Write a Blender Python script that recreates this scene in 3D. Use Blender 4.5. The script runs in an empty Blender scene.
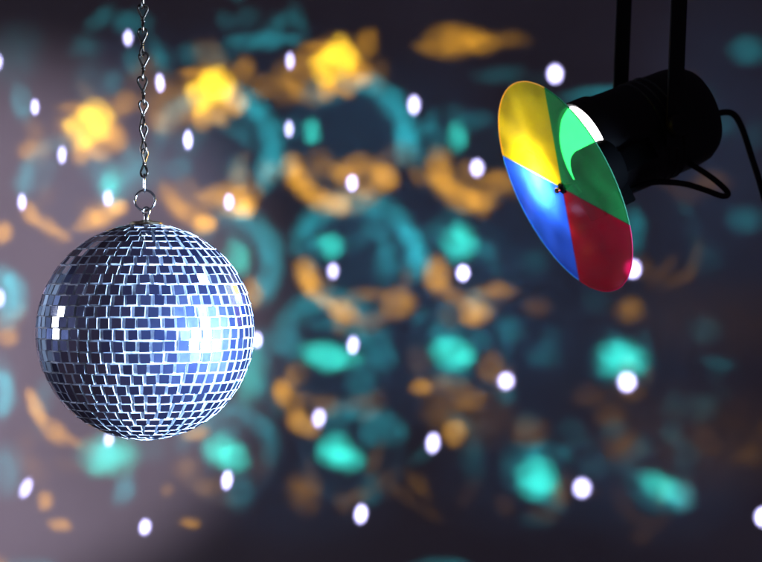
import bpy, bmesh, math, random
from mathutils import Vector, Matrix

random.seed(11)
SC = bpy.context.scene
COL = SC.collection
R = math.radians

# ------------------------------------------------------------------ camera
F = 1519.0                                   # focal length in pixels of the 762 px wide photograph
CAM = Vector((0.0, -1.4, 0.0))
cd = bpy.data.cameras.new('camera')
cam = bpy.data.objects.new('camera', cd); COL.objects.link(cam)
cam.location = CAM; cam.rotation_euler = (R(90), 0, 0)
cd.sensor_width = 36.0; cd.lens = 36.0 * F / 762.0
cd.clip_start = 0.05; cd.clip_end = 100
cd.dof.use_dof = True; cd.dof.focus_distance = 1.40; cd.dof.aperture_fstop = 6.8
cd.dof.aperture_blades = 6; cd.dof.aperture_rotation = R(15)
SC.camera = cam

# ------------------------------------------------------------------ world and exposure
w = bpy.data.worlds.new('World'); SC.world = w; w.use_nodes = True
bg = w.node_tree.nodes['Background']
bg.inputs[0].default_value = (0.80, 0.62, 1.0, 1); bg.inputs[1].default_value = 0.037
SC.view_settings.view_transform = 'Standard'; SC.view_settings.look = 'None'
SC.view_settings.exposure = 0; SC.view_settings.gamma = 1
SC.cycles.max_bounces = 10; SC.cycles.transparent_max_bounces = 16
SC.cycles.use_denoising = True
SC.cycles.sample_clamp_indirect = 6

WALL_Y = 1.3
K = (WALL_Y - CAM.y) / F                     # metres on the wall per photo pixel
def on_wall(px, py): return ((px - 381) * K, (281 - py) * K)
def at(px, py, y):                           # a point at depth y that sits at that place of the photograph
    d = y - CAM.y
    return Vector(((px - 381) / F * d, y, (281 - py) / F * d))

BALL = at(146.2, 331.5, 0.0)

def aim(o, target):
    o.rotation_euler = (Vector(target) - o.location).to_track_quat('-Z', 'Y').to_euler()

def spot(name, loc, target, power, col, cone, blend, radius):
    l = bpy.data.lights.new(name, 'SPOT'); o = bpy.data.objects.new(name, l); COL.objects.link(o)
    o.location = loc; aim(o, target)
    l.energy = power; l.color = col; l.spot_size = R(cone); l.spot_blend = blend; l.shadow_soft_size = radius
    return o

# big cool stage lamp, right of and a little before the ball
def mirrored(px, py, dist):
    """where a lamp stands whose mirror image shows at that place on the ball"""
    d = (at(px, py, 0.0) - CAM).normalized()
    oc = CAM - BALL; b = oc.dot(d); t = -b - math.sqrt(b * b - oc.length_squared + .1005 ** 2)
    p = CAM + d * t; n = (p - BALL).normalized()
    return p + (d - 2 * d.dot(n) * n) * dist
L1 = mirrored(205, 339, 0.90)
spot('stage_lamp', L1, BALL, 1050, (0.46, 0.66, 1.0), 36.5, 0.12, 0.265)
# mauve wash on the left of the wall
spot('wash_lamp', (-1.05, 0.25, -0.25), (-0.76, WALL_Y, -0.12), 25, (0.97, 0.76, 1.0), 53, 0.5, 0.03)
spot('added_upper_wash', (-1.9, 0.2, 1.3), (-1.5, WALL_Y, 1.05), 34, (0.97, 0.76, 1.0), 52, 0.8, 0.03)  # added out of view so the ball's upper left tiles reflect mauve
# tall narrow window-like lamp at the left, seen again in the ball's left tiles
al = bpy.data.lights.new('strip_lamp', 'AREA'); ao = bpy.data.objects.new('strip_lamp', al); COL.objects.link(ao)
ao.location = mirrored(57, 318, 1.0); aim(ao, BALL)
al.shape = 'RECTANGLE'; al.size = 0.20; al.size_y = 0.42; al.energy = 0.32; al.color = (0.72, 0.78, 1.0); al.spread = R(40)

# ------------------------------------------------------------------ added light patterns on the wall
# Unseen gobo spots, added above the picture, stand in for the ball's reflected flecks.
def added_flecks(name, loc, power, col, patches, wobble=0.0, power_norm=2):
    for i in range(0, len(patches), 40):     # each added spot carries at most forty patches
        one_added_spot(name, loc, power, col, patches[i:i + 40], wobble, power_norm)
def one_added_spot(name, loc, power, col, patches, wobble, power_norm):
    """patches: (x, z, half width, half height, turn in degrees, strength, softness), metres on the wall"""
    h = WALL_Y - loc[1]
    l = bpy.data.lights.new(name, 'SPOT'); o = bpy.data.objects.new(name, l); COL.objects.link(o)
    o.location = loc; o.rotation_euler = (R(90), 0, 0)
    l.energy = power; l.color = col; l.spot_size = R(160); l.spot_blend = 0.1; l.shadow_soft_size = 0
    l.use_nodes = True
    nt = l.node_tree; nt.nodes.clear()
    N = nt.nodes.new; K_ = nt.links.new
    def m(op, a, b=None, c=None):
        n = N('ShaderNodeMath'); n.operation = op
        for i, v in enumerate((a, b, c)):
            if v is None: continue
            if isinstance(v, (int, float)): n.inputs[i].default_value = v
            else: K_(v, n.inputs[i])
        return n.outputs[0]
    tc = N('ShaderNodeTexCoord')
    sx = N('ShaderNodeSeparateXYZ'); K_(tc.outputs['Normal'], sx.inputs[0])
    inv = m('DIVIDE', -h, sx.outputs[2])
    cx = N('ShaderNodeCombineXYZ')
    K_(m('MULTIPLY_ADD', sx.outputs[0], inv, loc[0]), cx.inputs[0])
    K_(m('MULTIPLY_ADD', sx.outputs[1], inv, loc[2]), cx.inputs[1])
    co = cx.outputs[0]
    if wobble:
        nz = N('ShaderNodeTexNoise'); nz.inputs['Scale'].default_value = 22; nz.inputs['Detail'].default_value = 1.5
        K_(co, nz.inputs['Vector'])
        va = N('ShaderNodeVectorMath'); va.operation = 'MULTIPLY_ADD'
        K_(nz.outputs['Color'], va.inputs[0]); va.inputs[1].default_value = (wobble,) * 3
        K_(co, va.inputs[2])
        vs = N('ShaderNodeVectorMath'); vs.operation = 'SUBTRACT'; K_(va.outputs[0], vs.inputs[0]); vs.inputs[1].default_value = (wobble / 2,) * 3
        co = vs.outputs[0]
    acc = None
    for (x, z, rx, rz, turn, s, soft) in patches:
        mp = N('ShaderNodeMapping'); mp.vector_type = 'TEXTURE'
        mp.inputs['Location'].default_value = (x, z, 0); mp.inputs['Rotation'].default_value = (0, 0, R(turn))
        mp.inputs['Scale'].default_value = (rx, rz, 1e3)
        K_(co, mp.inputs['Vector'])
        v2 = mp
        if power_norm == 4:
            v2 = N('ShaderNodeVectorMath'); v2.operation = 'MULTIPLY'; K_(mp.outputs[0], v2.inputs[0]); K_(mp.outputs[0], v2.inputs[1])
        d = N('ShaderNodeVectorMath'); d.operation = 'LENGTH'; K_(v2.outputs[0], d.inputs[0])   # norm 4: squared distance, corners a little square
        mr = N('ShaderNodeMapRange'); mr.interpolation_type = 'SMOOTHSTEP'
        mr.inputs['From Min'].default_value = (1 + soft) ** (power_norm / 2); mr.inputs['From Max'].default_value = max(0.0, 1 - soft) ** (power_norm / 2)
        mr.inputs['To Min'].default_value = 0; mr.inputs['To Max'].default_value = s
        K_(d.outputs['Value'], mr.inputs['Value'])
        acc = mr.outputs[0] if acc is None else m('ADD', acc, mr.outputs[0])
    fall = m('POWER', m('ABSOLUTE', sx.outputs[2]), -3.0)
    if wobble:                               # noise makes the light inside each patch uneven
        n2 = N('ShaderNodeTexNoise'); n2.inputs['Scale'].default_value = 34; n2.inputs['Detail'].default_value = 3; K_(cx.outputs[0], n2.inputs['Vector'])
        r2 = N('ShaderNodeMapRange'); r2.inputs['From Min'].default_value = .32; r2.inputs['From Max'].default_value = .68
        r2.inputs['To Min'].default_value = .68; r2.inputs['To Max'].default_value = 1.28; K_(n2.outputs['Fac'], r2.inputs['Value'])
        fall = m('MULTIPLY', fall, r2.outputs[0])
    em = N('ShaderNodeEmission'); K_(m('MULTIPLY', acc, fall), em.inputs['Strength'])
    out = N('ShaderNodeOutputLight'); K_(em.outputs[0], out.inputs[0])
    return o

def P(rows, soft=None):
    out = []
    for r in rows:
        px, py, rx, ry, turn, s = r[:6]
        sf = r[6] if len(r) > 6 else (soft or .4)
        x, z = on_wall(px, py)
        out.append((x, z, rx * K, ry * K, -turn, s, sf))
    return out
def arc(cx, cy, rad, a0, a1, width, s, n=5, sy=1.0, soft=.6):
    """an arc of a ring; angles clockwise from the right, as seen"""
    rows = []
    seg = abs(R(a1 - a0)) * rad / n
    for i in range(n):
        a = a0 + (a1 - a0) * (i + .5) / n
        rows.append((cx + rad * math.cos(R(a)), cy + rad * sy * math.sin(R(a)), seg * .75, width, a + 90, s * random.uniform(.75, 1.15), soft))
    return rows

dots = [(35,107,4,7.5,0,1),(62,155,4.2,8,0,1.1),(22,202,4.3,8,0,1.1),(108,198,4.6,8,0,1.2),(160,83,4.6,8.5,-5,1.2),(188,140,4.6,8.5,0,1.3),
 (229,202,4.8,8,0,1.3),(290,61,5,8.5,0,1.3),(289,129,5,8.5,0,1.3),(352,183,5.8,8.2,0,1.3),(414,105,6.5,9.5,0,1.3),(477,168,7,9,0,1.3),
 (555,74,7.5,9,0,1.4),(333,271,5.8,8.2,0,1.3),(463,273,7,8.6,0,1.4),(353,345,6.2,8.6,4,1.3),(319,418,6.4,9,6,1.4),(433,443,7.4,9.5,6,1.4),
 (506,381,7.8,9,0,1.5),(627,382,9.4,9.6,0,1.5),(633,269,8.6,9.4,0,1.5),(582,488,8.8,10.6,0,1.5),(361,514,7,10,6,1.4),(227,480,5.8,9.4,8,1.4),
 (26,488,6,10,24,1.1),(109,439,5,8,10,1.2),(128,38,5,8,0,.9),(257,340,5,8,0,1.2),(145,527,6,8,10,1.2),(763,517,8,10,0,1.4),(-2,62,4.5,8,0,1),(0,298,5,9,0,1),
 (-60,250,5,9,10,1),(-90,420,6,10,20,1),(830,300,10,10,0,1.4),(850,120,9,10,0,1.3),(890,440,10,11,0,1.4),(700,600,10,11,0,1.4),(480,590,8,11,5,1.4),(-70,90,5,9,0,1),(60,590,6,11,20,1.1),
 (420,-30,6,9,0,1.2),(620,-40,8,9,0,1.2),(240,-25,5,8,0,1.2)]
added_flecks('added_white_dots', (0.0, 0.40, 0.62), 170, (0.56, 0.52, 1.0), P([(a[0], a[1], a[2] * random.uniform(.85, 1.0), a[3] * random.uniform(.88, 1.0), a[4], a[5] * random.uniform(.7, 1.15)) for a in dots], .42))

teal = []
def tl(*r): teal.append(r)
amber = []
def amb(*r): amber.append(r)
# bright cores with their satellites along the top
for (x, y, s) in ((90, 124, 1.0), (211, 90, 1.1), (335, 62, 1.1)):
    amb(x-3, y+4, 17, 14, -28, .95*s, .3); amb(x+6, y-8, 12, 13, -35, .8*s, .35); amb(x-2, y, 27, 20, -20, .2*s, .4)
    amb(x+22, y+12, 14, 12, 35, .42*s, .35); amb(x-9, y+26, 9, 13, 4, .34*s, .4); amb(x+33, y-20, 10, 12, 10, .17*s, .4)
    amb(x-14, y-16, 16, 5, 5, .2*s, .5); amb(x+6, y+26, 12, 8, 30, .3*s, .5)
amb(33,150,16,9,0,.06); amb(34,128,9,8,0,.07,.5); amb(37,148,12,14,0,.07,.5)
amb(167,104,15,24,-10,.12,.5); amb(160,122,12,9,20,.16,.5); amb(185,115,14,10,0,.1,.5)
amb(289,80,14,20,15,.16,.5); amb(300,92,18,9,35,.18,.5); amb(306,60,11,14,0,.13,.5); amb(378,75,10,14,0,.06,.6)
amb(458,39,27,13,3,.26,.35); amb(480,43,16,10,8,.16,.4); amb(440,50,22,8,10,.15,.4); amb(505,40,20,8,0,.1,.5)
# rings, lower halves
amber += arc(215,170,52,95,160,9,.24,4); amb(237,202,17,13,-10,.5,.4); amb(246,207,10,9,-30,.42,.4); amb(205,226,10,9,0,.38,.35); amb(210,200,12,8,0,.22,.5); amb(222,190,20,7,-12,.2,.5); amb(258,190,7,9,0,.1,.5)
amber += arc(342,152,52,85,170,10,.44,6); amb(352,170,18,12,-25,.36,.45); amb(384,178,13,13,15,.42,.35); amb(320,165,12,12,0,.13,.6); amb(400,155,14,10,0,.06,.6); amb(360,190,12,8,0,.2,.5)
amber += arc(482,158,46,85,165,11,.26,5); amb(440,168,13,18,-8,.24,.4); amb(497,183,16,12,0,.22,.4); amb(480,200,16,9,10,.2,.45); amb(467,170,8,9,0,.12,.5)
amb(307,276,11,16,-18,.42,.4); amb(312,286,10,12,-10,.2,.4); amb(343,311,14,11,22,.44,.35); amb(326,302,12,7,35,.26,.45); amb(398,303,16,13,-5,.24,.4); amb(366,294,16,7,0,.12,.5); amb(370,318,26,7,-6,.07,.6)
amb(437,274,12,16,-10,.3,.38); amb(475,312,14,12,10,.34,.35); amb(455,296,12,9,35,.14,.5); amb(497,291,17,7,0,.12,.5); amb(537,307,12,9,0,.045,.5)
amb(253,293,9,13,-10,.3,.4); amb(282,392,9,12,-14,.36,.38); amb(294,406,9,14,-25,.16,.5); amb(303,424,15,10,28,.3,.4); amb(302,495,12,16,-30,.07,.6)
amb(421,387,10,8,6,.26,.4); amb(455,433,11,11,8,.3,.35); amb(440,408,15,16,0,.06,.6); amb(478,420,30,22,0,.03,.7); amb(530,432,15,12,0,.06,.6)
amb(630,310,13,12,0,.13,.4); amb(655,92,30,8,-22,.1,.5); amb(590,395,14,10,0,.03,.6); amb(623,445,14,14,0,.045,.6); amb(690,440,80,40,0,.012,.8); amb(700,320,80,30,0,.008,.8)
amb(36,408,7,17,-22,.52,.38); amb(55,432,15,9,42,.32,.42); amb(74,441,8,5,30,.16,.5); amb(45,500,7,9,-10,.3,.42); amb(60,525,10,6,10,.32,.4); amb(195,433,11,7,-10,.3,.5); amb(190,522,9,5,0,.2,.5); amb(167,490,6,6,0,.1,.6)
amb(31,214,7,11,-22,.34,.42); amb(48,226,11,8,35,.28,.45); amb(62,235,9,6,30,.2,.5); amb(100,217,16,10,-22,.42,.45); amb(118,207,9,7,-15,.5,.4); amb(85,224,12,6,-20,.2,.5); amb(2,232,9,10,0,.4,.4); amb(8,337,9,9,20,.24,.45); amb(28,150,8,9,0,.14,.5)
for (cx_, cy_) in ((-120,170),(-130,350),(-40,560),(120,600),(350,610),(860,60),(880,250),(900,400),(560,620),(150,-40),(300,-50),(480,-60)):
    amb(cx_, cy_, 16, 13, random.uniform(-30,30), random.uniform(.1,.4), .4); amb(cx_+34, cy_+8, 12, 11, 10, .2, .4)
# fainter second images of the tiles inside and round each ring
gr = random.Random(21)
for (x, y, r_, k) in ((70,190,46,.6),(216,152,54,1),(345,142,58,1),(470,155,54,.8),(222,265,52,.8),(358,268,58,1),(470,270,54,.8),(-8,300,30,1),(335,360,56,.9),(460,350,50,.9),(228,455,48,.8),(350,452,52,.8),
                      (120,60,46,.6),(250,40,50,.7),(590,360,56,.45),(540,475,54,.5),(640,240,56,.35),(440,470,52,.4),(70,430,50,.7),(640,480,54,.4),(560,130,50,.3),(700,140,56,.25),(720,420,54,.2)):
    for q in range(7):                       # upper half in sea blue
        a = R(gr.uniform(-175, -5)); rr = r_ * gr.choice((.45, .62, .8, .98, 1.05))
        tl(x + rr * math.cos(a), y + rr * math.sin(a), gr.uniform(8, 17), gr.uniform(6, 11), math.degrees(a) + 90 + gr.uniform(-20, 20), k * gr.uniform(.025, .1), gr.uniform(.35, .55))
    for q in range(6):                       # lower half in amber
        a = R(gr.uniform(10, 170)); rr = r_ * gr.choice((.5, .7, .85, .98, 1.05))
        amb(x + rr * math.cos(a), y + rr * math.sin(a), gr.uniform(8, 18), gr.uniform(6, 12), math.degrees(a) + 90 + gr.uniform(-20, 20), k * (1 if y < 380 else .55) * gr.uniform(.03, .11), gr.uniform(.3, .5))
# each ring is the edge of a dim round disc of light
discs = [(345,142,60,1.0),(358,266,60,1.0),(216,153,58,.9),(222,265,54,.9),(468,160,52,.5),(468,268,52,.5),(335,358,58,.7),(460,350,52,.6),(228,455,50,.6),(352,455,54,.6),(70,192,48,.5)]
def fluff(rows, k): return [(x, z, a * .98, b * .98, t, s * 1.1, min(.95, f + k + .16)) for (x, z, a, b, t, s, f) in rows]
AM = fluff(P(amber), .12)
added_flecks('added_amber_flecks', (0.0, 0.42, 0.64), 90, (1.0, 0.45, 0.02), [a for a in AM if a[5] < .7], .013)
added_flecks('added_yellow_flecks', (0.0, 0.42, 0.64), 66, (1.0, 0.60, 0.02), [a for a in AM if a[5] >= .7], .018, 4)

for r in ((312,132,8.5,11,0,.62,.3),(457,137,9,13,0,.55,.3),(330,246,11,11,-8,.7,.35),(460,243,14,15,-6,.8,.35),(322,356,18,12,12,.85,.35),(344,358,15,9,4,.5,.4),
          (452,353,17,14,12,.95,.35),(466,357,9,8,20,.35,.4),(621,359,19,15,8,.85,.38),(536,477,15,16,40,.85,.38),(545,485,13,12,30,.35,.4),(662,486,19,11,28,.55,.4),(680,497,14,13,30,.22,.4),
          (109,456,23,17,0,.85,.34),(104,452,14,11,0,.2,.4),(219,450,13,14,8,.7,.32),(234,457,13,13,0,.7,.32),(334,451,15,14,10,.85,.32),(348,459,15,12,5,.6,.32),
          (124,490,9,14,30,.24,.45),(238,258,11,15,-15,.55,.38),(112,184,9,13,-6,.5,.42),(110,184,14,22,-8,.2,.45)): tl(*r)
teal += arc(350,138,57,-80,20,10,.2,6) + arc(356,262,60,-165,10,11,.15,9) + arc(216,150,57,-75,30,11,.2,6) + arc(216,150,57,-170,-110,9,.1,3)
teal += arc(222,262,50,-80,45,11,.2,6) + arc(330,352,52,-160,-40,11,.13,5) + arc(228,462,48,-160,-20,9,.1,6) + arc(355,462,50,-130,-30,10,.09,5)
teal += arc(68,186,44,175,260,8,.06,4) + arc(-6,298,26,-80,70,8,.26,5) + arc(-12,395,20,-70,60,8,.2,4)
for r in ((405,138,11,17,-10,.16,.4),(418,150,8,16,0,.08,.5),(387,262,12,17,0,.14,.5),(419,258,11,18,-10,.2,.45),(412,238,10,12,-35,.2,.4),(374,230,12,9,20,.12,.5),
          (435,133,9,11,0,.09,.5),(238,172,10,13,0,.1,.5),(180,168,10,10,0,.1,.5),(264,175,9,16,-5,.16,.4),(383,357,12,13,-8,.13,.45),(360,380,13,18,0,.11,.5),(448,334,16,13,0,.13,.45),
          (453,372,16,12,0,.1,.5),(290,345,13,13,0,.14,.5),(365,336,12,10,0,.08,.5),(622,362,24,19,0,.13,.5),(530,470,24,20,40,.12,.5),(545,498,18,9,30,.08,.5),(655,490,26,15,30,.1,.5),
          (747,50,17,13,0,.1,.35),(745,220,16,13,0,.07,.4),(604,94,34,8,-3,.16,.4),(632,232,12,20,0,.15,.45),(245,42,16,9,0,.12,.45),(268,40,14,9,0,.11,.45),(292,40,9,6,0,.12,.5),(212,56,20,10,0,.05,.6),(188,55,10,10,0,.07,.5),
          (22,104,9,17,-10,.17,.45),(24,184,9,14,0,.12,.5),(133,62,9,12,0,.1,.5),(162,62,10,14,0,.07,.5),(113,82,9,11,0,.08,.5),(90,85,14,20,0,.04,.6),(85,48,13,10,0,.06,.6),(16,58,20,26,20,.04,.6),(130,170,11,22,0,.15,.5),(146,170,16,20,0,.08,.6),(2,296,10,22,0,.2,.45),(6,470,14,22,0,.15,.5),(2,390,10,26,0,.12,.5),
          (535,262,12,12,0,.04,.5),(510,330,14,11,0,.08,.45),(545,356,14,11,0,.06,.5),(506,395,10,9,0,.06,.5),(705,330,14,12,0,.03,.5),(705,258,14,14,0,.02,.6),(700,408,16,13,0,.022,.5),(595,465,14,10,0,.03,.6),(540,448,18,9,0,.05,.5),(537,520,14,7,0,.03,.6),
          (240,492,12,16,10,.09,.5),(370,490,10,14,0,.06,.5),(270,457,8,8,0,.06,.6),(275,405,8,12,0,.05,.6),(255,375,14,24,0,.14,.5),(248,372,12,22,0,.35,.5),(262,345,14,14,0,.12,.5),(522,165,10,10,0,.05,.6),(150,450,16,12,0,.05,.6),(285,165,10,10,0,.12,.5),(500,75,22,9,0,.04,.5)): tl(*r)
for (cx_, cy_) in ((-110,230),(-100,450),(20,600),(200,610),(430,600),(640,610),(830,200),(850,380),(840,540),(60,-40),(380,-45),(700,-40)):
    tl(cx_, cy_, 18, 15, random.uniform(-30,30), random.uniform(.15,.6), .4); teal += arc(cx_+10, cy_+20, 50, -170, -40, 10, .1, 4)
added_flecks('added_teal_flecks', (0.0, 0.44, 0.66), 52, (0.05, 1.0, 0.80), fluff(P([t for t in teal if t[5] >= .3]), .25), .02)
added_flecks('added_sea_blue_flecks', (0.0, 0.44, 0.66), 58, (0.04, 0.86, 1.0), fluff(P([t for t in teal if t[5] < .3]), .1), .014)
added_flecks('added_disc_glow', (0.0, 0.44, 0.66), 50, (0.06, 0.62, 1.0), P([(x, y, r_, r_ * .98, 0, .036 * k, .12) for (x, y, r_, k) in discs] + [(x + 3, y + 2, r_ * .72, r_ * .7, 0, -.017 * k, .2) for (x, y, r_, k) in discs]), .008)
navy = [(345,140,70,65,0,.10,.6),(365,265,72,65,0,.11,.6),(215,155,62,55,0,.08,.6),(250,70,80,40,0,.06,.7),(340,370,80,60,0,.09,.7),(470,350,70,70,0,.09,.7),(470,240,80,60,0,.07,.7),(540,300,80,80,0,.06,.8),
        (540,470,80,50,0,.07,.7),(660,480,70,50,0,.06,.7),(300,480,80,50,0,.06,.7),(640,360,80,60,0,.05,.7),(720,130,60,110,0,.05,.8),(130,80,40,50,0,.07,.7),(700,230,80,80,0,.04,.8),(90,190,45,45,0,.04,.7),(430,130,50,60,0,.05,.8)]
added_flecks('added_navy_glow', (0.0, 0.44, 0.68), 22, (0.08, 0.34, 0.80), P(navy))

# ------------------------------------------------------------------ materials
def nodemat(name):
    m = bpy.data.materials.new(name); m.use_nodes = True
    nt = m.node_tree; nt.nodes.clear()
    out = nt.nodes.new('ShaderNodeOutputMaterial')
    return m, nt, out
def principled(name, col, rough, metal=0.0, bump=0.0, scale=200.0, spec=0.5, var=0.0):
    m, nt, out = nodemat(name)
    b = nt.nodes.new('ShaderNodeBsdfPrincipled'); nt.links.new(b.outputs[0], out.inputs[0])
    b.inputs['Base Color'].default_value = (*col, 1); b.inputs['Roughness'].default_value = rough
    b.inputs['Metallic'].default_value = metal; b.inputs['Specular IOR Level'].default_value = spec
    nz = nt.nodes.new('ShaderNodeTexNoise'); nz.inputs['Scale'].default_value = scale; nz.inputs['Detail'].default_value = 5
    tc = nt.nodes.new('ShaderNodeTexCoord'); nt.links.new(tc.outputs['Object'], nz.inputs['Vector'])
    if bump:
        bp = nt.nodes.new('ShaderNodeBump'); bp.inputs['Strength'].default_value = bump; bp.inputs['Distance'].default_value = .002
        nt.links.new(nz.outputs['Fac'], bp.inputs['Height']); nt.links.new(bp.outputs[0], b.inputs['Normal'])
    if var:
        mr = nt.nodes.new('ShaderNodeMapRange'); mr.inputs['To Min'].default_value = max(.02, rough - var); mr.inputs['To Max'].default_value = min(1, rough + var)
        nt.links.new(nz.outputs['Fac'], mr.inputs['Value']); nt.links.new(mr.outputs[0], b.inputs['Roughness'])
    return m

M_wall = principled('wall_paint', (0.42, 0.42, 0.43), 0.9, bump=.25, scale=26, spec=.1)
M_black = principled('black_enamel', (0.004, 0.004, 0.0045), 0.55, bump=.15, scale=400, spec=.25, var=.1)
M_rubber = principled('black_rubber', (0.004, 0.004, 0.004), 0.6, spec=.25)
M_chain = principled('tarnished_steel', (0.10, 0.085, 0.07), 0.3, 1.0, bump=.1, scale=500, var=.12)
M_nickel = principled('bright_nickel', (0.75, 0.73, 0.70), 0.16, 1.0, var=.08)
M_brass = principled('brass', (0.62, 0.50, 0.32), 0.24, 1.0, var=.1)
M_grout = principled('white_adhesive', (0.80, 0.84, 0.92), 0.6, bump=.5, scale=900)
def soil(m, lo, hi, scale):                  # glue and dust: blotches of greyer and whiter colour
    nt = m.node_tree; b = [n for n in nt.nodes if n.type == 'BSDF_PRINCIPLED'][0]
    c = b.inputs['Base Color'].default_value[:3]
    nz = nt.nodes.new('ShaderNodeTexNoise'); nz.inputs['Scale'].default_value = scale; nz.inputs['Detail'].default_value = 4
    tc = nt.nodes.new('ShaderNodeTexCoord'); nt.links.new(tc.outputs['Object'], nz.inputs['Vector'])
    rp = nt.nodes.new('ShaderNodeValToRGB'); nt.links.new(nz.outputs['Fac'], rp.inputs[0])
    rp.color_ramp.elements[0].position = .36; rp.color_ramp.elements[1].position = .62
    rp.color_ramp.elements[0].color = (*[v * lo for v in c], 1); rp.color_ramp.elements[1].color = (*[v * hi for v in c], 1)
    nt.links.new(rp.outputs[0], b.inputs['Base Color'])
soil(M_grout, .3, 1.05, 70)
M_edge = principled('ground_glass_edge', (0.74, 0.80, 0.90), 0.35, spec=.6)
soil(M_edge, .45, 1.1, 60)
soil(M_wall, .88, 1.08, 2.2)
M_motor = principled('matt_black_casing', (0.0016, 0.0016, 0.0018), 0.85, spec=.06)
M_reflector = principled('lamp_reflector', (0.8, 0.8, 0.8), 0.25, 1.0)

def mirror_mat():
    m, nt, out = nodemat('silvered_glass')
    g = nt.nodes.new('ShaderNodeNewGeometry')
    ramp = nt.nodes.new('ShaderNodeMapRange'); ramp.inputs['To Min'].default_value = .45; ramp.inputs['To Max'].default_value = .93
    nt.links.new(g.outputs['Random Per Island'], ramp.inputs['Value'])
    cc = nt.nodes.new('ShaderNodeCombineColor'); nt.links.new(ramp.outputs[0], cc.inputs[0]); nt.links.new(ramp.outputs[0], cc.inputs[1]); nt.links.new(ramp.outputs[0], cc.inputs[2])
    a = nt.nodes.new('ShaderNodeBsdfGlossy'); a.inputs['Roughness'].default_value = .035; nt.links.new(cc.outputs[0], a.inputs['Color'])
    b = nt.nodes.new('ShaderNodeBsdfGlossy'); b.inputs['Roughness'].default_value = .33; b.inputs['Color'].default_value = (.40, .54, 1, 1)  # dusty haze, its blue tint standing in for the lamp's halo
    nz = nt.nodes.new('ShaderNodeTexNoise'); nz.inputs['Scale'].default_value = 160
    tc = nt.nodes.new('ShaderNodeTexCoord'); nt.links.new(tc.outputs['Object'], nz.inputs['Vector'])
    dust = nt.nodes.new('ShaderNodeMapRange'); dust.inputs['To Min'].default_value = .025; dust.inputs['To Max'].default_value = .12
    nt.links.new(nz.outputs['Fac'], dust.inputs['Value'])
    wide = nt.nodes.new('ShaderNodeBsdfGlossy'); wide.inputs['Roughness'].default_value = .62; wide.inputs['Color'].default_value = (.24, .38, 1, 1)  # wide sheen coloured blue to imitate blue light on the tiles
    m0 = nt.nodes.new('ShaderNodeMixShader'); m0.inputs[0].default_value = .022
    nt.links.new(a.outputs[0], m0.inputs[1]); nt.links.new(wide.outputs[0], m0.inputs[2])
    wn = nt.nodes.new('ShaderNodeTexWhiteNoise'); wn.noise_dimensions = '1D'; nt.links.new(g.outputs['Random Per Island'], wn.inputs['W'])
    pw = nt.nodes.new('ShaderNodeMath'); pw.operation = 'POWER'; nt.links.new(wn.outputs['Value'], pw.inputs[0]); pw.inputs[1].default_value = 2.0
    sc = nt.nodes.new('ShaderNodeMath'); sc.operation = 'MULTIPLY_ADD'; nt.links.new(pw.outputs[0], sc.inputs[0]); sc.inputs[1].default_value = 2.2; sc.inputs[2].default_value = .25
    dm = nt.nodes.new('ShaderNodeMath'); dm.operation = 'MULTIPLY'; nt.links.new(dust.outputs[0], dm.inputs[0]); nt.links.new(sc.outputs[0], dm.inputs[1])
    mx = nt.nodes.new('ShaderNodeMixShader'); nt.links.new(dm.outputs[0], mx.inputs[0])
    nt.links.new(m0.outputs[0], mx.inputs[1]); nt.links.new(b.outputs[0], mx.inputs[2]); nt.links.new(mx.outputs[0], out.inputs[0])
    return m
M_mirror = mirror_mat()

def gel(name, col, scat):
    """dyed plastic sheet: clear tint, a little milky scatter, a glossy face"""
    m, nt, out = nodemat(name)
    t = nt.nodes.new('ShaderNodeBsdfTransparent'); t.inputs[0].default_value = (*[c ** .5 for c in col], 1)
    s = nt.nodes.new('ShaderNodeBsdfTranslucent'); s.inputs[0].default_value = (*scat, 1)
    nz = nt.nodes.new('ShaderNodeTexNoise'); nz.inputs['Scale'].default_value = 24; nz.inputs['Detail'].default_value = 4
    tc = nt.nodes.new('ShaderNodeTexCoord'); nt.links.new(tc.outputs['Object'], nz.inputs['Vector'])
    mr = nt.nodes.new('ShaderNodeMapRange'); mr.inputs['From Min'].default_value = .3; mr.inputs['From Max'].default_value = .75
    mr.inputs['To Min'].default_value = .05; mr.inputs['To Max'].default_value = .17
    nt.links.new(nz.outputs['Fac'], mr.inputs['Value'])
    mx = nt.nodes.new('ShaderNodeMixShader'); nt.links.new(mr.outputs[0], mx.inputs[0]); nt.links.new(t.outputs[0], mx.inputs[1]); nt.links.new(s.outputs[0], mx.inputs[2])
    g = nt.nodes.new('ShaderNodeBsdfGlossy'); g.inputs['Roughness'].default_value = .04
    fr = nt.nodes.new('ShaderNodeFresnel'); fr.inputs[0].default_value = 1.22
    ge = nt.nodes.new('ShaderNodeNewGeometry'); mu = nt.nodes.new('ShaderNodeMath'); mu.operation = 'SUBTRACT'; mu.use_clamp = True
    nt.links.new(fr.outputs[0], mu.inputs[0]); nt.links.new(ge.outputs['Backfacing'], mu.inputs[1])
    m2 = nt.nodes.new('ShaderNodeMixShader'); nt.links.new(mu.outputs[0], m2.inputs[0]); nt.links.new(mx.outputs[0], m2.inputs[1]); nt.links.new(g.outputs[0], m2.inputs[2])
    nt.links.new(m2.outputs[0], out.inputs[0])
    return m
GELS = {'yellow': gel('yellow_gel', (.95, .62, .02), (1.0, .90, .05)), 'green': gel('green_gel', (.006, .20, .028), (.18, .66, .33)),
        'red': gel('red_gel', (.55, .006, .05), (.62, .0, .05)), 'blue': gel('blue_gel', (.02, .10, .85), (.16, .42, 1.0))}
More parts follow.
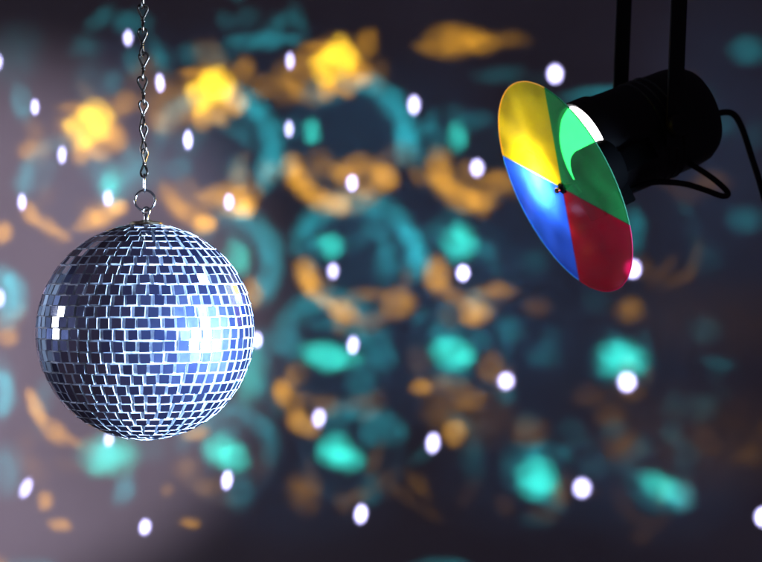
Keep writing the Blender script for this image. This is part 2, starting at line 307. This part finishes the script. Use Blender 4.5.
def rim_mat(name, col):  # rim colours imitate light glowing out of the cut edges
    m, nt, out = nodemat(name)
    s = nt.nodes.new('ShaderNodeBsdfTranslucent'); s.inputs[0].default_value = (*col, 1)
    d = nt.nodes.new('ShaderNodeBsdfDiffuse'); d.inputs[0].default_value = (*col, 1)
    mx = nt.nodes.new('ShaderNodeMixShader'); mx.inputs[0].default_value = .3
    nt.links.new(s.outputs[0], mx.inputs[1]); nt.links.new(d.outputs[0], mx.inputs[2]); nt.links.new(mx.outputs[0], out.inputs[0])
    return m
RIMS = {'yellow': rim_mat('yellow_cut_edge', (1, .75, .3)), 'green': rim_mat('green_cut_edge', (.1, .35, .2)),
        'red': rim_mat('red_cut_edge', (.6, .05, .15)), 'blue': rim_mat('blue_cut_edge', (.35, .9, 1))}
def lit(name, col, s):
    m, nt, out = nodemat(name)
    e = nt.nodes.new('ShaderNodeEmission'); e.inputs[0].default_value = (*col, 1); e.inputs[1].default_value = s
    nt.links.new(e.outputs[0], out.inputs[0]); return m
M_lens = lit('lit_lens', (1.0, .94, .97), 18.0)

# ------------------------------------------------------------------ mesh helpers
def obj(name, bm, mats, parent=None, smooth=True):
    me = bpy.data.meshes.new(name)
    bmesh.ops.recalc_face_normals(bm, faces=bm.faces)
    bm.to_mesh(me); bm.free()
    for m in (mats if isinstance(mats, (list, tuple)) else [mats]): me.materials.append(m)
    if smooth:
        for p in me.polygons: p.use_smooth = True
        try: me.set_sharp_from_angle(angle=R(38))
        except Exception: pass
    o = bpy.data.objects.new(name, me); COL.objects.link(o)
    if parent: o.parent = parent
    return o
def empty(name, loc, label, cat, group=None):
    o = bpy.data.objects.new(name, None); COL.objects.link(o); o.empty_display_size = .03
    o.location = loc; o['label'] = label; o['category'] = cat
    if group: o['group'] = group
    return o
def tube(bm, pts, r, closed=False, n=10, rot0=None):
    """sweep a circle along pts with parallel-transported frames; r may be a list"""
    pts = [Vector(p) for p in pts]; k = len(pts)
    rad = r if isinstance(r, (list, tuple)) else [r] * k
    tans = []
    for i in range(k):
        a = pts[(i - 1) % k] if closed or i > 0 else pts[i]
        b = pts[(i + 1) % k] if closed or i < k - 1 else pts[i]
        tans.append((b - a).normalized())
    up = Vector((0, 0, 1)) if abs(tans[0].z) < .9 else Vector((1, 0, 0))
    nrm = tans[0].cross(up).normalized()
    rings = []
    for i in range(k):
        nrm = (nrm - tans[i] * nrm.dot(tans[i])).normalized()
        bi = tans[i].cross(nrm)
        rings.append([bm.verts.new(pts[i] + (nrm * math.cos(2 * math.pi * j / n) + bi * math.sin(2 * math.pi * j / n)) * rad[i]) for j in range(n)])
    for i in range(k if closed else k - 1):
        A, B_ = rings[i], rings[(i + 1) % k]
        off = 0
        if closed and i == k - 1:      # match the twist that built up
            off = min(range(n), key=lambda q: (A[0].co - B_[q].co).length)
        for j in range(n):
            bm.faces.new((A[j], A[(j + 1) % n], B_[(j + 1 + off) % n], B_[(j + off) % n]))
    if not closed:
        bm.faces.new(rings[0]); bm.faces.new(rings[-1])
def spline(ctrl, per=8, closed=False):
    c = [Vector(p) for p in ctrl]; out = []; k = len(c)
    for i in range(k if closed else k - 1):
        if closed: p0, p1, p2, p3 = c[(i - 1) % k], c[i], c[(i + 1) % k], c[(i + 2) % k]
        else: p0, p1, p2, p3 = c[max(i - 1, 0)], c[i], c[i + 1], c[min(i + 2, k - 1)]
        for j in range(per):
            t = j / per
            out.append(.5 * ((2 * p1) + (p2 - p0) * t + (2 * p0 - 5 * p1 + 4 * p2 - p3) * t * t + (3 * p1 - p0 - 3 * p2 + p3) * t ** 3))
    if not closed: out.append(c[-1])
    return out
def lathe(bm, prof, mat=Matrix(), n=64, close=False):
    """prof: (radius, height) pairs about local z"""
    rings = []
    for (r, z) in prof:
        if r < 1e-6: rings.append([bm.verts.new(mat @ Vector((0, 0, z)))])
        else: rings.append([bm.verts.new(mat @ Vector((r * math.cos(2 * math.pi * j / n), r * math.sin(2 * math.pi * j / n), z))) for j in range(n)])
    pairs = list(zip(rings, rings[1:])) + ([(rings[-1], rings[0])] if close else [])
    for a, b in pairs:
        for j in range(n):
            q = [a[j % len(a)], a[(j + 1) % len(a)], b[(j + 1) % len(b)], b[j % len(b)]]
            u = []
            for v in q:
                if v not in u: u.append(v)
            if len(u) > 2: bm.faces.new(u)
def box(bm, c, half, mat=Matrix(), bevel=0.0):
    vs = [bm.verts.new(mat @ (Vector(c) + Vector((sx * half[0], sy * half[1], sz * half[2])))) for sx in (-1, 1) for sy in (-1, 1) for sz in (-1, 1)]
    fs = [bm.faces.new([vs[i] for i in q]) for q in ((0, 1, 3, 2), (4, 6, 7, 5), (0, 4, 5, 1), (2, 3, 7, 6), (0, 2, 6, 4), (1, 5, 7, 3))]
    if bevel:
        es = {e for f in fs for e in f.edges}
        bmesh.ops.bevel(bm, geom=list(es), offset=bevel, segments=2, affect='EDGES', profile=.5)

# ------------------------------------------------------------------ the wall
bm = bmesh.new(); box(bm, (0, WALL_Y + .05, 0), (4.0, .05, 2.6))
wall = obj('wall', bm, M_wall, smooth=False); wall['kind'] = 'structure'
wall['label'] = 'dark blurred wall speckled with teal, amber and white light'

# ------------------------------------------------------------------ the mirror ball
RB = 0.0995
ball = empty('mirror_ball', BALL, 'round mirrored disco ball hanging from the metal chain', 'disco ball')
bm = bmesh.new(); bmesh.ops.create_uvsphere(bm, u_segments=96, v_segments=64, radius=RB - .0022)
obj('ball_core', bm, M_grout, ball)
bm = bmesh.new()
ROWS = 31
dlat = math.pi / ROWS
rnd = random.Random(5)
for i in range(ROWS):
    lat = math.pi / 2 - (i + .5) * dlat + rnd.uniform(-.004, .004)
    cl = RB * math.cos(lat)
    if lat > R(82) : continue
    cnt = max(5, int(round(2 * math.pi * cl / .0112)))
    ph = rnd.uniform(0, 2 * math.pi)
    drift = 0
    for j in range(cnt):
        lon = ph + 2 * math.pi * j / cnt + rnd.uniform(-.006, .006) / max(.2, math.cos(lat))
        la = lat + rnd.uniform(-.004, .004)
        n_ = Vector((math.cos(la) * math.cos(lon), math.cos(la) * math.sin(lon), math.sin(la)))
        if rnd.random() < .006: continue                                        # a tile that fell off
        tilt = Vector((rnd.gauss(0, 1), rnd.gauss(0, 1), rnd.gauss(0, 1))) * R(1.5)
        nn = (n_ + tilt).normalized()
        e = Vector((0, 0, 1)).cross(nn).normalized(); up = nn.cross(e)
        ro = R(rnd.gauss(0, 1.6)); e, up = e * math.cos(ro) + up * math.sin(ro), up * math.cos(ro) - e * math.sin(ro)
        hw = .0043 * rnd.uniform(.93, 1.04); hh = .00452 * rnd.uniform(.93, 1.04)
        if cnt * 2 * hw > 2 * math.pi * cl * .95: hw = 2 * math.pi * cl * .9 / cnt / 2
        c0 = n_ * RB * 0.9993
        quad = [(-1, -1), (1, -1), (1, 1), (-1, 1)]
        kx = [rnd.uniform(-.0003, .0003) for _ in range(8)]
        top = [bm.verts.new(c0 + e * (sx * hw + kx[q]) + up * (sy * hh + kx[q + 4])) for q, (sx, sy) in enumerate(quad)]
        bot = [bm.verts.new(v.co - nn * .0024) for v in top]
        f = bm.faces.new(top); f.material_index = 0
        for q in range(4):
            s = bm.faces.new((top[q], bot[q], bot[(q + 1) % 4], top[(q + 1) % 4])); s.material_index = 1
        b_ = bm.faces.new(bot[::-1]); b_.material_index = 1
obj('mirror_tiles', bm, [M_mirror, M_edge], ball, smooth=False)
bm = bmesh.new()
lathe(bm, [(0.0, .1030), (.0045, .1028), (.0062, .1018), (.012, .1014), (.0155, .1002), (.0160, .0985), (.0, .0975)], n=40)
obj('hanger_cap', bm, M_brass, ball)
bm = bmesh.new()
lathe(bm, [(0, .1025), (.0024, .1026), (.0024, .1075), (.0017, .1088), (0, .109)], n=20)
tube(bm, [(.0030 * math.cos(t), 0, .1108 + .0036 * math.sin(t)) for t in [2 * math.pi * q / 24 for q in range(24)]], .0011, True, 10)
obj('eyelet', bm, M_nickel, ball)

# ------------------------------------------------------------------ the chain
RING_C = at(144.5, 200.5, 0.0); RING_C.x = BALL.x - .0012
chain = empty('hanging_chain', RING_C, 'tarnished steel chain with split ring holding the mirrored ball', 'chain')
ringr = .0092
bm = bmesh.new()
tube(bm, [(ringr * math.cos(t), .0007 * math.sin(3 * t), ringr * 1.02 * math.sin(t)) for t in [2 * math.pi * q / 48 for q in range(48)]], .00115, True, 10)
tube(bm, [((ringr + .0002) * math.cos(t), .0019 + .0007 * math.sin(3 * t), (ringr + .0002) * 1.02 * math.sin(t)) for t in [2 * math.pi * q / 48 for q in range(44)]], .0009, False, 8)
obj('split_ring', bm, M_nickel, chain)
bm = bmesh.new()      # slim oval between ring and chain
tube(bm, spline([(0, .0030, 0), (0, .0026, .005), (0, 0, .0082), (0, -.0026, .005), (0, -.0030, 0), (0, -.0026, -.005), (0, 0, -.0082), (0, .0026, -.005)], 6, True), .0011, True, 10)
o = obj('connecting_link', bm, M_nickel, chain); o.location = (-.0006, 0, ringr + .0066); o.rotation_euler = (0, 0, R(14))
def jack_link():
    """double-loop wire link: an open eye facing the camera above, one at right angles below"""
    bm = bmesh.new(); H = .0132; W = .0042
    ctrl = [(.0004, .0004, 0), (W * .55, .0003, H * .35), (W, 0, H * .70), (W * .62, 0, H * .97), (-W * .62, 0, H * .97), (-W, 0, H * .70), (-W * .55, -.0003, H * .35),
            (-.0004, -.0004, 0), (.0003, -W * .5, -H * .32), (0, -W * .9, -H * .62), (0, -W * .5, -H * .88), (0, W * .5, -H * .88), (0, W * .9, -H * .62), (-.0003, W * .5, -H * .32)]
    tube(bm, spline(ctrl, 6, True), .00112, True, 9)
    # wire wrapped round the waist
    tube(bm, [(.0013 * math.cos(a), .0013 * math.sin(a), -.0022 + .0044 * a / (5 * math.pi)) for a in [5 * math.pi * q / 30 for q in range(31)]], .0007, False, 7)
    return obj('link', bm, M_chain, chain)
PITCH = .0222
z0 = ringr + .0066 + .0182
proto = jack_link()
for i in range(13):
    lk = proto if i == 0 else proto.copy()
    if i: COL.objects.link(lk); lk.parent = chain
    lk.location = (-.0010 - .0002 * i + random.uniform(-.0005, .0005), random.uniform(-.0004, .0004), z0 + i * PITCH)
    lk.rotation_euler = (R(random.uniform(-4, 4)), R(random.uniform(-5, 5)), R([62, 48, 35, 12, 8, -14, 10, -6, 4, 12, -10, 5, 0][i]))

# ------------------------------------------------------------------ the colour wheel spotlight
HUB = at(562.5, 188, 0.22)
wv = (HUB - CAM).normalized()
u_ = wv.cross(Vector((0, 0, 1))).normalized(); up_ = u_.cross(wv)
def fr(a, b, c): return (u_ * a + wv * b + up_ * c).normalized()
A = fr(.816, .411, .405); Mv = fr(.445, 0, -.896); Mv = (Mv - A * A.dot(Mv)).normalized(); B = A.cross(Mv)
# local frame: x = Mv, y = B, z = A (backwards, away from the beam)
FRAME = Matrix((Mv, B, A)).transposed().to_4x4()
light = empty('colour_wheel_spotlight', HUB, 'black stage spotlight with a four colour wheel turning before its lens', 'spotlight')
light.rotation_euler = FRAME.to_euler()
RW = .1222
# wheel: four dyed sectors, their polished rims, a hub
wheel_parts = []
bm = bmesh.new()
lathe(bm, [(0, -.0045), (.0030, -.0045), (.0036, -.0036), (.0036, -.0022), (.0058, -.0021), (.0062, -.0016), (.0062, -.0007), (0, -.0007)], n=32)
lathe(bm, [(0, .0007), (.0062, .0007), (.0062, .0026), (.0030, .003), (.0030, .0055), (0, .0055)], n=32)
wheel = obj('colour_wheel', bm, M_black, light)
for (cname, a0, a1) in (('blue', 35, 121), ('yellow', 121, 215.5), ('green', 215.5, 301), ('red', 301, 395)):
    bm = bmesh.new(); n = 40; T = .0006
    f_, b_ = [], []
    r0, r1 = .0035, RW - .0009
    for z, lst in ((-T, f_), (T, b_)):
        lst.append([bm.verts.new((r0 * math.cos(R(a0 + (a1 - a0) * q / n)), r0 * math.sin(R(a0 + (a1 - a0) * q / n)), z)) for q in range(n + 1)])
        lst.append([bm.verts.new((r1 * math.cos(R(a0 + (a1 - a0) * q / n)), r1 * math.sin(R(a0 + (a1 - a0) * q / n)), z)) for q in range(n + 1)])
    for q in range(n):
        bm.faces.new((f_[0][q], f_[1][q], f_[1][q + 1], f_[0][q + 1])); bm.faces.new((b_[0][q], b_[0][q + 1], b_[1][q + 1], b_[1][q]))
        bm.faces.new((f_[1][q], b_[1][q], b_[1][q + 1], f_[1][q + 1])); bm.faces.new((f_[0][q], f_[0][q + 1], b_[0][q + 1], b_[0][q]))
    s = obj('gel_sector', bm, GELS[cname], wheel, smooth=False); s['label'] = 'translucent ' + cname + ' quarter'
    bm = bmesh.new()
    tube(bm, [((RW - .0001) * math.cos(R(a0 + (a1 - a0) * q / n)), (RW - .0001) * math.sin(R(a0 + (a1 - a0) * q / n)), 0) for q in range(n + 1)], .0007, False, 8)
    s = obj('rim', bm, RIMS[cname], wheel); s['label'] = 'cut edge of the ' + cname + ' quarter'
bm = bmesh.new()
lathe(bm, [(0, -.0098), (.0018, -.0095), (.0030, -.0082), (.0032, -.0066), (.0022, -.0062), (.0022, -.0045), (0, -.0045)], n=20)
obj('hub_screw', bm, M_brass, wheel)

# motor behind the hub
bm = bmesh.new(); lathe(bm, [(0, .0185), (.0235, .0185), (.0268, .0196), (.0285, .023), (.0285, .052), (.027, .055), (0, .055)], Matrix.Translation((0, -.021, 0)), n=56)
lathe(bm, [(0, .004), (.0024, .004), (.0024, .0195), (0, .0195)], n=16)
motor = obj('motor', bm, M_motor, light)
# lamp can
LENS = Vector((-.0203, .050, .068))
tiltm = Matrix.Translation(LENS) @ Matrix.Rotation(R(4.2), 4, 'Y')
bm = bmesh.new()
lathe(bm, [(.0560, .012), (.0575, -.004), (.0612, -.006), (.0622, -.003), (.0622, .018), (.0600, .021), (.0590, .030), (.0588, .060), (.0585, .078), (.0578, .120), (.0560, .134), (.0500, .144), (.0340, .1485), (0, .149)], tiltm, 72)
for q in range(3):     # cooling slots pressed round the back
    lathe(bm, [(.0578, .066 + q * .010), (.0600, .068 + q * .010), (.0578, .070 + q * .010)], tiltm, 72)
can = obj('lamp_can', bm, M_black, light)
bm = bmesh.new(); lathe(bm, [(.0565, .002), (.053, -.003), (.046, -.008), (.036, -.0122), (.024, -.0150), (.012, -.0165), (0, -.017)], tiltm, 64)
obj('lens', bm, M_lens, light)
# bracket from can to motor
bm = bmesh.new(); box(bm, (.004, .000, .060), (.012, .026, .003), bevel=.001); box(bm, (.004, -.018, .082), (.012, .002, .026), bevel=.0008)
box(bm, (.030, .004, .043), (.017, .020, .021), bevel=.002)  # block added to mask the lit lens beside the motor
obj('motor_bracket', bm, M_motor, light)
# the beam itself
MW = Matrix.Translation(HUB) @ FRAME
bl = spot('beam_lamp', MW @ (LENS + Vector((0, 0, -.0195))), MW @ (LENS + Vector((0, 0, -1))), 17, (1.0, .95, .92), 112, 1.0, 0.022)
# yoke: two flat arms either side of the can and a bar across the top, built upright
INV = (Matrix.Translation(HUB) @ FRAME).inverted()
Aw = (tiltm.to_3x3() @ Vector((0, 0, 1))); Aw = FRAME.to_3x3() @ Aw
hx = Vector((Aw.x, Aw.y, 0)).normalized(); e2 = Vector((hx.y, -hx.x, 0))           # e2: sideways, towards the camera
PIV = (Matrix.Translation(HUB) @ FRAME) @ (tiltm @ Vector((0, 0, .076)))
def upright(local): return INV @ Matrix.Translation(PIV) @ Matrix((hx, e2, Vector((0, 0, 1)))).transposed().to_4x4() @ Matrix.Translation(local)
TOP = .40
for s in (1, -1):
    bm = bmesh.new(); box(bm, (0, 0, TOP / 2 - .012), (.0095, .0018, TOP / 2 + .012), upright(Vector((0, s * .0660, 0))) @ Matrix.Rotation(R(2.6), 4, 'Y'), .0008)
    arm = obj('yoke_arm', bm, M_black, light)
    bm = bmesh.new(); lathe(bm, [(0, -.006), (.004, -.006), (.004, .004), (.0105, .004), (.012, .006), (.012, .014), (.0105, .016), (0, .016)], upright(Vector((0, s * .0655, 0))) @ Matrix.Rotation(R(-90 * s), 4, 'X'), 28)
    obj('pivot_knob', bm, M_black, arm)
bm = bmesh.new(); box(bm, (0, 0, TOP + .002), (.0095, .068, .0018), upright(Vector((TOP*math.tan(R(2.6)), 0, 0))), .0008)
obj('yoke_bar', bm, M_black, light)
# cords
def cord(name, pts, r):
    bm = bmesh.new(); tube(bm, [INV @ p for p in spline([at(*p) for p in pts], 8)], r, False, 12); return obj(name, bm, M_rubber, light)
cord('power_cord', [(702, 120, .345), (720, 113, .36), (733, 114, .365), (742, 128, .36), (751, 155, .35), (762, 190, .34), (778, 250, .33), (800, 330, .33), (830, 420, .34)], .0037)
cord('motor_cord', [(676, 158, .30), (690, 164, .29), (708, 175, .285), (723, 187, .28), (728, 194, .28), (722, 196, .275), (705, 190, .27), (685, 184, .265), (662, 182, .26), (645, 184, .26), (628, 191, .258), (612, 196, .262)], .0033)
bm = bmesh.new(); lathe(bm, [(0, 0), (.0055, 0), (.0062, .002), (.005, .010), (.0042, .016), (0, .017)], INV @ Matrix.Translation(at(706, 119, .345)) @ Vector((1, .1, .25)).to_track_quat('Z', 'Y').to_matrix().to_4x4(), 20)
obj('cord_grip', bm, M_rubber, light)
